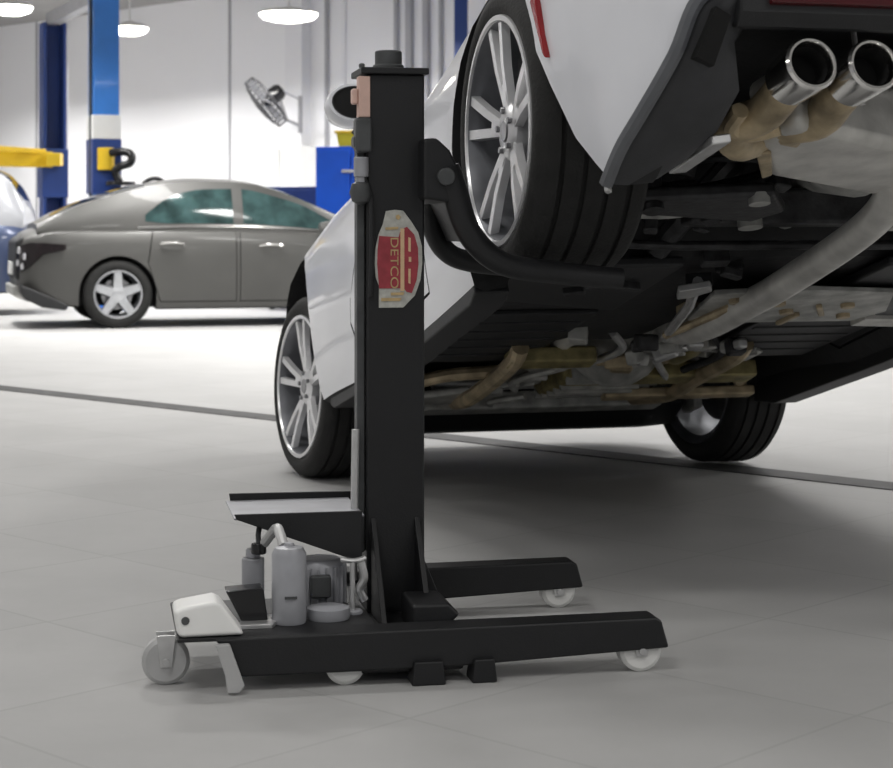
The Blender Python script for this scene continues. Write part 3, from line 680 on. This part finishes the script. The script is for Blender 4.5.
for a, b_ in ((-.518, -.445), (-.39, -.335)): MB().prism([(a, .0), (b_, .0), (b_ - .006, .05), (a + .006, .05)], -.066, .0, 1).build('stabilizer_foot', LB, lift, bevel=.004)
def caster(x, y, r, w, m, bracket, z1):
    t = MB().lathe([(-w / 2, .012), (-w / 2, r - .008), (-w / 2 + .006, r), (w / 2 - .006, r), (w / 2, r - .008), (w / 2, .012)], 1, c=(x, y, r), n=32, closed=True).build('caster_wheel', m, lift)
    f = MB()
    for s in (-1, 1): f.prism([(x - .012, r - .012), (x + .012, r - .012), (x + .02, z1), (x - .02, z1)], y + s * (w / 2 + .004) - .002, y + s * (w / 2 + .004) + .002, 1)
    f.cyl((x, y - w / 2 - .012, r), (x, y + w / 2 + .012, r), .008, n=10)
    f.build('caster_fork', bracket, t, bevel=.001)
caster(-.012, -.012, .046, .05, M['nylon'], M['zinc'], .075); caster(-.022, .652, .043, .05, M['nylon'], M['zinc'], .075)
caster(-.652, -.012, .042, .036, M['nylon'], M['lift_dark'], .06)
caster(-1.02, .06, .05, .034, M['clear_nylon'], M['zinc'], .105)
MB().prism([(-.925, .105), (-.895, .105), (-.865, .02), (-.875, .005), (-.90, .005), (-.905, .04)], -.07, -.052, 1).build('swivel_bracket', M['clear_nylon'], lift, bevel=.003)
# white housing at the rear, black battery panel, pump unit
tk = MB(); tk.prism([(-1.008, .172), (-.99, .178), (-.925, .188), (-.910, .182), (-.862, .116), (-.995, .115), (-1.002, .13)], -.04, .065, 1)
tank = tk.build('rear_housing', M['white_plastic'], lift, bevel=.01, seg=3)
MB().cyl((-.984, -.042, .151), (-.984, -.034, .151), .0085, n=12).build('screw', M['lift_dark'], tank)
MB().prism([(-.895, .188), (-.815, .192), (-.805, .117), (-.858, .117)], .06, .12, 1).build('battery_panel', M['gloss_black'], lift, bevel=.004)
G = M['lift_grey']
pu = MB(); pu.lathe([(.115, .0), (.115, .035), (.122, .037), (.262, .037), (.275, .030), (.279, .012), (.285, .01), (.285, 0)], 2, c=(-.760, .07, 0), n=28); pu.build('pump_motor', M['lift_grey'], lift)
MB().bounds((-.773, .029, .172), (-.747, .045, .177)).build('motor_badge', M['lift_dark'], lift)
pu = MB()
pu.lathe([(.115, .0), (.115, .052), (.205, .052), (.217, .044), (.22, 0)], 2, c=(-.672, .255, 0), n=32)
for k in range(18):
    a = 2 * PI * k / 18; pu.box((-.672 + .054 * math.cos(a), .255 + .054 * math.sin(a), .160), (.014, .004, .085), Matrix.Rotation(a, 3, 'Z'))
pu.build('motor', M['lift_grey'], lift, bevel=.002)
pu = MB(); pu.bounds((-.700, .18, .140), (-.655, .20, .19)); pu.build('terminal_box', M['lift_dark'], lift, bevel=.005)
pu = MB(); pu.cyl((-.822, .24, .115), (-.822, .24, .225), .025, n=20); pu.cyl((-.822, .24, .225), (-.822, .24, .245), .016, n=14); pu.build('oil_filter', M['lift_grey'], lift, bevel=.003)
pu = MB(); pu.cyl((-.812, .21, .238), (-.812, .21, .262), .017, n=14); pu.build('filler_cap', M['gloss_black'], lift, bevel=.003)
pu = MB(); pu.lathe([(.113, 0), (.113, .045), (.122, .048), (.138, .046), (.142, .03), (.142, 0)], 2, c=(-.672, .10, 0), n=32); pu.build('reservoir_lid', M['lift_grey'], lift)
pu = MB(); pu.prism([(-.85, .10), (-.76, .13), (-.80, .02), (-.88, .02)], .114, .124, 2); pu.build('drip_tray', M['zinc'], lift, bevel=.002)
MB().tube([(-.812, .21, .258), (-.812, .215, .285), (-.80, .24, .302), (-.76, .28, .296), (-.73, .33, .26)], .006, n=8).build('hydraulic_hose', M['lift_dark'], lift)
MB().tube([(-.770, .08, .275), (-.774, .12, .295), (-.778, .165, .30), (-.80, .205, .262)], .011, n=10).build('hydraulic_hose', M['clear_nylon'], lift)
MB().tube([(-.614, .14, .112), (-.614, .14, .20), (-.614, .14, .228)], .006, n=10, smooth=False).build('release_lever', M['zinc'], lift)
rl = MB(); rl.cyl((-.614, .14, .100), (-.614, .14, .122), .022, n=18); rl.bounds((-.645, .11, .085), (-.585, .17, .102)); rl.build('lever_base', M['lift_grey'], lift, bevel=.003)
MB().tube([(-.595, .14, .225), (-.588, .14, .19), (-.598, .145, .165), (-.586, .15, .14)], .009, n=10).build('hydraulic_hose', M['zinc'], lift)
MB().tube([(-.64, .14, .232), (-.61, .14, .228), (-.585, .15, .232)], .006, n=8).build('release_lever', M['zinc'], lift)
# tray above the pump
tr = MB(); tr.bounds((-.868, .19, .316), (-.58, .45, .321)); tr.build('tray', M['lift_grey'], lift, bevel=.002)
tr = MB(); tr.prism([(-.868, .330), (-.586, .330), (-.586, .215), (-.862, .318)], .182, .19, 1); tr.build('tray_bracket', LB, lift, bevel=.002)
tr = MB(); tr.prism([(-.860, .337), (-.572, .335), (-.572, .308), (-.855, .308)], .45, .458, 1); tr.build('tray_lip', LB, lift, bevel=.002)

# ================================================================== GREY CAR (parked behind)
ang = math.radians(17)
# rear axle centre: near wheel's outer face meets the floor 17.1 m away
gf = V((math.cos(ang), math.sin(ang), 0)); gl = V((-math.sin(ang), math.cos(ang), 0))
near = V((-3.12, 17.1, .325)); ctr = near + gl * .88
grey = thing('car', 'dark grey hatchback parked on the floor behind the lift', 'car', ctr, (0, 0, ang))
GM = [M['grey_paint'], M['under']]
gt = [(-.92, .55, .50, .02, .04, .44, .50), (-.86, .72, .66, -.02, .0, .50, .58), (-.70, .82, .78, -.08, -.05, .56, .64), (-.40, .875, .84, -.12, -.1, .585, .66), (0, .895, .85, -.14, -.12, .59, .66),
      (.5, .90, .86, -.15, -.14, .595, .65), (1.5, .90, .86, -.15, -.14, .585, .64), (2.3, .90, .86, -.14, -.13, .56, .64), (2.7, .89, .85, -.13, -.12, .52, .60), (3.2, .82, .77, -.10, -.1, .42, .48), (3.5, .68, .63, -.04, -.04, .30, .34), (3.64, .5, .46, .02, .02, .18, .2)]
gb = body_shell(gt, 'body', GM, grey, n=70)
for x in (0, 2.69):
    pts = [(x + .37, -.5)] + arc(x, .0, .365, 0, 180) + [(x - .37, -.5)]
    for a, b_ in ((.58, 1.2), (-1.2, -.58)): cut(gb, cutter(pts, a, b_, GM))
for poly in ([(.40, -.08), (1.14, -.08), (1.14, .62), (.33, .62), (.28, .3)], [(1.17, -.08), (2.15, -.08), (2.22, .2), (2.2, .62), (1.17, .62)]):
    for a, b_ in ((.7, 1.2), (-1.2, -.7)):
        dr = piece(gb, cutter(shrink(poly, .008), a, b_, GM), 'door', grey); resharp(dr); cut(gb, cutter(poly, a, b_, GM))
resharp(gb)
gc = Cabin([(-.74, .70, .56, .64, .66, .02), (-.55, .74, .56, .64, .76, .025), (-.1, .79, .575, .64, .925, .04), (.35, .81, .58, .63, 1.035, .045), (.8, .82, .585, .62, 1.085, .045), (1.2, .82, .585, .62, 1.08, .045), (1.6, .81, .58, .61, .99, .045), (2.0, .79, .57, .61, .84, .04), (2.55, .72, .54, .62, .60, .03)])
gc.shell('cabin', M['grey_paint'], grey)
for s in (1, -1):
    gc.window('side_window', M['glass_teal'], grey, [.27, .45, .75, 1.12], [.26, .2, .18, .17], [.40, .66, .82, .86], s)
    gc.window('side_window', M['glass_teal'], grey, [1.22, 1.5, 1.85, 2.16], [.17, .17, .16, .17], [.86, .85, .83, .55], s)
    gc.window('window_trim', M['chrome'], grey, [.2, 1.0, 2.2], [.10, .10, .10], [.15, .15, .15], s, out=.008)
    MB().tube([(.40, .905 * s, .48), (.46, .925 * s, .49), (.56, .925 * s, .49), (.62, .905 * s, .48)], .014, n=8).build('door_handle', M['chrome'], grey)
    MB().tube([(1.36, .905 * s, .46), (1.42, .925 * s, .47), (1.52, .925 * s, .47), (1.58, .905 * s, .46)], .014, n=8).build('door_handle', M['chrome'], grey)
    mr = MB(); mr.lathe([(-.08, 0), (-.06, .06), (.0, .075), (.06, .07), (.06, 0)], 0, c=(2.0, .98 * s, .62), n=20); mr.build('door_mirror', M['grey_paint'], grey)
    # tail lamp wrapping the rear corner
    tl = MB(); rows = []
    for x, y, z0, z1 in ((-.905, .60, .22, .44), (-.885, .70, .21, .47), (-.80, .80, .27, .49), (-.70, .84, .38, .49), (-.50, .88, .425, .475)):
        rows.append([V((x - .012, (y + .008) * s, z0 + (z1 - z0) * k / 4)) for k in range(5)])
    tl.slab(rows, (.03, -.03 * s, 0)); lamp = tl.build('tail_lamp', M['lamp_smoke'], grey)
    for x, y, z in ((-.915, .66, .30), (-.88, .75, .27), (-.86, .77, .36), (-.905, .69, .42)):  # pale discs standing in for specular glints on the dark lamp
        MB().lathe([(-.02, 0), (-.014, .028), (0, .034), (.01, .03), (.01, 0)], 0, c=(x, y * s, z), n=12).build('lens', M['clear_lens_and_glint'], lamp)
    MB().prism([(-.90, .02), (-.905, .10), (-.80, .06), (-.62, -.02), (-.45, -.10), (-.48, -.15), (-.70, -.12), (-.86, -.04)], .60 * s, .845 * s, 1).build('bumper_trim', M['trim_black'], grey, bevel=.02)
gc.screen('rear_window', M['glass'], grey, -.6, .3, .85)
gc.screen('windshield', M['glass_teal'], grey, 1.35, 2.45, .9)
MB().prism([(-.94, .14), (-.93, .50), (-.86, .56), (-.86, .12)], -.6, .6, 1).build('tailgate_panel', M['trim_black'], grey, bevel=.03)
MB().prism([(-.93, .18), (-.955, .18), (-.95, .30), (-.93, .30)], -.26, .26, 1).build('number_plate', M['white_plastic'], grey, bevel=.004)
MB().prism([(-.95, -.02), (-.96, .08), (-.80, .08), (-.80, -.08)], -.60, .60, 1).build('bumper_trim', M['alu'], grey, bevel=.02)
MB().tube([(.35, 0, 1.075), (.42, 0, 1.12), (.50, 0, 1.125), (.56, 0, 1.09)], .022, n=10).build('roof_antenna', M['trim_black'], grey)
MB().prism([(.40, -.15), (.44, -.19), (2.28, -.19), (2.32, -.14)], .80, .865, 1).build('sill_strip', M['trim_black'], grey, bevel=.01)
for x in (0, 2.69):
    make_wheel(grey, (x, .89, 0), .325, .215, .225, 'five'); make_wheel(grey, (x, -.89, 0), .325, .215, .225, 'five', True)

# ================================================================== SECOND PARKED CAR (only its tail shows at the left edge)
ang2 = math.radians(8)
blue = thing('car', 'blue-grey car at the left edge, behind the dark grey hatchback', 'car', (-5.52, 20.3, .34), (0, 0, ang2 + PI))
SM = [M['blue_car'], M['under']]
st = [(-.92, .60, .56, .0, .0, .52, .58), (-.84, .78, .74, -.06, -.04, .60, .66), (-.5, .87, .83, -.1, -.1, .64, .68), (0, .9, .86, -.12, -.12, .65, .68), (1.5, .9, .86, -.12, -.12, .65, .68), (2.5, .9, .86, -.1, -.1, .62, .68), (3.2, .84, .8, -.08, -.08, .52, .58), (3.6, .6, .56, 0, 0, .3, .34)]
sb = body_shell(st, 'body', SM, blue, n=40)
for x in (0, 2.7):
    for a, b_ in ((.58, 1.2), (-1.2, -.58)): cut(sb, cutter([(x + .38, -.5)] + arc(x, 0, .375, 0, 180) + [(x - .38, -.5)], a, b_, SM))
resharp(sb)
sc = Cabin([(-.80, .74, .64, .66, .82, .02), (-.66, .78, .64, .66, 1.10, .03), (-.4, .80, .64, .66, 1.24, .04), (.2, .81, .64, .66, 1.28, .04), (1.2, .81, .64, .66, 1.26, .04), (1.7, .80, .62, .66, 1.05, .04), (2.5, .74, .60, .66, .68, .03)])
sc.shell('cabin', M['silver_paint'], blue)
for s in (1, -1):
    sc.window('side_window', M['glass'], blue, [-.45, -.2, .5, 1.5, 2.1], [.15, .1, .1, .1, .12], [.6, .82, .85, .85, .5], s)
    MB().bounds((-.93, .55 * s, .30), (-.82, .80 * s, .60)).build('tail_lamp', M['clear_lens_and_glint'], blue, bevel=.03)
sc.screen('rear_window', M['glass'], blue, -.76, -.45, .8)
MB().prism([(-.96, -.02), (-.98, .10), (-.92, .20), (-.80, .12), (-.80, -.08)], -.70, .70, 1).build('bumper_trim', M['silver_paint'], blue, bevel=.03)
for x in (0, 2.7):
    make_wheel(blue, (x, .89, 0), .335, .215, .225, 'five'); make_wheel(blue, (x, -.89, 0), .335, .215, .225, 'five', True)

# ================================================================== TWO POST LIFT in the background
PN = V((-3.98, 20.9, 0)); PF = V((-5.13, 23.45, 0)); pd = (PF - PN).normalized(); PA = math.atan2(pd.y, pd.x)
tp = thing('two_post_lift', 'blue two-post vehicle lift with yellow arms behind the grey hatchback', 'car lift', PN, (0, 0, PA))
DL = (PF - PN).length
HP = 3.62
def post(x, m, nm, sgn):
    p = MB(); p.prism([(x - .14 * sgn, -.15), (x + .14 * sgn, -.15), (x + .14 * sgn, -.11), (x - .10 * sgn, -.11), (x - .10 * sgn, .11), (x + .14 * sgn, .11), (x + .14 * sgn, .15), (x - .14 * sgn, .15)], .02, HP, 2)
    o = p.build(nm, m, tp, bevel=.008); b = MB(); b.bounds((x - .22, -.24, 0), (x + .22, .24, .025)); b.build('base_plate', m, tp, bevel=.004); return o
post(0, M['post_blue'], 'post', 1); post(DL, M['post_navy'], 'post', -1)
MB().bounds((-.1, -.07, HP - .02), (DL + .1, .07, HP + .14)).build('overhead_beam', M['lift_grey'], tp, bevel=.01)
MB().cyl((-.05, .165, .4), (-.05, .165, HP), .02, n=10).build('hydraulic_pipe', M['lift_dark'], tp)
MB().cyl((DL - .05, -.17, .4), (DL - .05, -.17, HP), .02, n=10).build('hydraulic_pipe', M['zinc'], tp)
# carriages: white plate above a navy sleeve
MB().bounds((-.165, -.165, 1.98), (.165, .165, 2.26)).build('carriage', M['lamp_metal'], tp, bevel=.01)
MB().bounds((-.17, -.17, 1.35), (.17, .17, 1.98)).build('carriage', M['post_navy'], tp, bevel=.01)
MB().bounds((DL - .17, -.17, 1.35), (DL + .17, .17, 1.98)).build('carriage', M['post_navy'], tp, bevel=.01)
inv = Matrix.Rotation(-PA, 3, 'Z')
def tl_(x, y, z): return inv @ (V((x, y, z)) - PN)                      # room point -> lift frame
def arm(a, b_, r0, m, nm='arm'):
    a, b_ = V(a), V(b_); d = b_ - a; R = d.to_track_quat('X', 'Z').to_matrix()
    mb = MB(); mb.box((a + b_) / 2, (d.length, r0, r0 * .95), R); return mb.build(nm, m, tp, bevel=.01)
fp = tl_(-5.13, 23.35, 1.84)
arm(fp, tl_(-6.9, 22.4, 1.84), .21, M['yellow']); arm(fp + V((0, 0, .1)), tl_(-6.2, 22.0, 1.98), .07, M['yellow'])
arm(tl_(-5.05, 23.3, 1.84), tl_(-4.85, 22.2, 1.80), .17, M['yellow'])
# short arm with round pads on the near post
n0 = tl_(-3.93, 20.75, 1.74)
MB().cyl(n0 + V((0, 0, -.12)), n0 + V((0, 0, .14)), .10, n=20).build('arm_pivot', M['yellow'], tp, bevel=.01)
pts = [tl_(-3.86, 20.7, 1.82), tl_(-3.70, 20.65, 1.83), tl_(-3.61, 20.62, 1.79), tl_(-3.62, 20.6, 1.70), tl_(-3.74, 20.62, 1.66), tl_(-3.80, 20.65, 1.60), tl_(-3.75, 20.65, 1.48)]
MB().tube(pts, .048, n=12).build('arm', M['gloss_black'], tp)
q = tl_(-3.74, 20.65, 1.44); MB().cyl(q, q + V((0, 0, .05)), .17, n=24).build('lift_pad', M['gloss_black'], tp, bevel=.008)

po = MB(); po.prism([(-.08, -.08), (.08, -.08), (.08, .08), (.05, .08), (.05, -.05), (-.05, -.05), (-.05, .08), (-.08, .08)], .015, 4.1, 2)
pt = thing('lift_post', 'slim navy blue post far behind the white car, right of its mirror', 'post', (.17, 21.2, 0))
po.build('post', M['post_navy'], pt, bevel=.004)
MB().bounds((-.16, -.16, 0), (.16, .16, .016)).build('base_plate', M['post_navy'], pt)

# ================================================================== WALL FAN
fa = V((-.77, -.10, -.62)).normalized()
fan_at = V((-2.36, 23.5, 2.60))
fan = thing('wall_fan', 'grey caged fan tilted downward on the white back wall', 'fan', fan_at, fa.to_track_quat('Z', 'Y').to_euler())
cg = MB()
for h, r in ((-.06, .36), (.06, .36), (.09, .28), (.11, .18), (.12, .08), (-.09, .28), (-.10, .18)):
    cg.lathe([(h + .008 * math.cos(t * PI / 3), r + .008 * math.sin(t * PI / 3)) for t in range(6)], 2, n=40, closed=True)
for k in range(24):
    a = 2 * PI * k / 24; c, s = math.cos(a), math.sin(a)
    cg.tube([(.08 * c, .08 * s, .12), (.28 * c, .28 * s, .09), (.36 * c, .36 * s, .05), (.36 * c, .36 * s, -.05), (.28 * c, .28 * s, -.09), (.1 * c, .1 * s, -.1)], .006, n=5, smooth=False)
cg.build('cage', M['fan_grey'], fan)
for k in range(4):
    a = 2 * PI * k / 4; R = Matrix.Rotation(a, 3, 'Z') @ Matrix.Rotation(.5, 3, 'X')
    MB().box(R @ V((.18, 0, 0)), (.28, .15, .008), R).build('blade', M['lift_grey'], fan, bevel=.003)
MB().lathe([(-.28, 0), (-.27, .08), (-.22, .11), (-.10, .11), (-.06, .06), (.05, .05), (.06, 0)], 2, n=24).build('motor', M['gloss_black'], fan)
FM = fa.to_track_quat('Z', 'Y').to_matrix().inverted()
def fl_(px, d, z): return FM @ (on_wall(px, d) + V((0, 0, z)) - fan_at)
br_ = MB(); br_.tube([FM @ (-fa * .2), fl_(306, .35, 2.42), fl_(310, .17, 2.34)], .022, n=8, smooth=False); br_.tube([fl_(310, .18, 2.75), fl_(310, .18, 2.25)], .03, n=8, smooth=False)
br_.tube([FM @ (-fa * .25), fl_(310, .18, 2.70)], .010, n=8, smooth=False)
br_.build('wall_bracket', M['wall_seam'], fan)

# ================================================================== BLUE CABINET, CRATE, LOW CHEST, WHITE CABINET near the wall
cb = thing('cabinet', 'tall bright blue steel cabinet behind the white car', 'cabinet', (-1.02, 20.6, 0), (0, 0, math.radians(-14)))
MB().bounds((-.42, -.25, .06), (.42, .25, 1.88)).build('body', M['cab_blue'], cb, bevel=.012)
for s in (-1, 1):
    d = MB().bounds((.21 * s - .2, -.268, .12), (.21 * s + .2, -.25, 1.84)).build('door', M['cab_blue'], cb, bevel=.006)
MB().bounds((-.10, -.30, 1.58), (.22, -.268, 1.615)).build('handle', M['clear_lens_and_glint'], cb, bevel=.006)
MB().bounds((-.42, -.24, 0), (.42, .24, .06)).build('plinth', M['trim_black'], cb)
cr = thing('crate', 'yellow plastic crate on top of the blue cabinet', 'crate', (-1.03, 20.6, 1.88), (0, 0, math.radians(-14)))
MB().prism([(-.17, 0), (.17, 0), (.20, .17), (-.20, .17)], -.15, .15, 1).build('body', M['crate_yellow'], cr, bevel=.01)
MB().prism([(-.215, .15), (.215, .15), (.215, .185), (-.215, .185)], -.17, .17, 1).build('rim', M['yellow'], cr, bevel=.008)
ch = thing('tool_chest', 'low dark blue tool chest against the wall beside the tall cabinet', 'tool chest', (-1.75, 21.3, 0), (0, 0, math.radians(-14)))
MB().bounds((-.34, -.24, .12), (.34, .24, 1.44)).build('body', M['post_navy'], ch, bevel=.01)
for k in range(5): MB().bounds((-.31, -.255, .2 + k * .245), (.31, -.24, .42 + k * .245)).build('drawer', M['post_navy'], ch, bevel=.006)
wh = MB()
for x in (-.27, .27):
    for y in (-.18, .18): wh.lathe([(-.02, 0), (-.02, .06), (.02, .06), (.02, 0)], 1, c=(x, y, .06), n=16)
wh.build('caster_wheel', M['rubber'], ch)
p = on_wall(308, .28)
wc = thing('cabinet', 'white metal cabinet against the back wall below the fan', 'cabinet', (p.x, p.y, 0), (0, 0, WANG))
MB().bounds((-.40, -.22, .08), (.40, .22, 2.05)).build('body', M['lamp_metal'], wc, bevel=.01)
for s in (-1, 1):
    d = MB().bounds((.2 * s - .19, -.236, .12), (.2 * s + .19, -.22, 2.01)).build('door', M['lamp_metal'], wc, bevel=.004)
    MB().bounds((.03 * s - .012, -.26, 1.0), (.03 * s + .012, -.236, 1.2)).build('handle', M['zinc'], d, bevel=.003)
MB().bounds((-.38, -.2, 0), (.38, .2, .08)).build('plinth', M['wall_seam'], wc)

# ================================================================== colour management
vs = scene.view_settings
vs.view_transform = 'Standard'; vs.look = 'None'; vs.gamma = 1.0; vs.exposure = 0.55; vs.use_curve_mapping = False
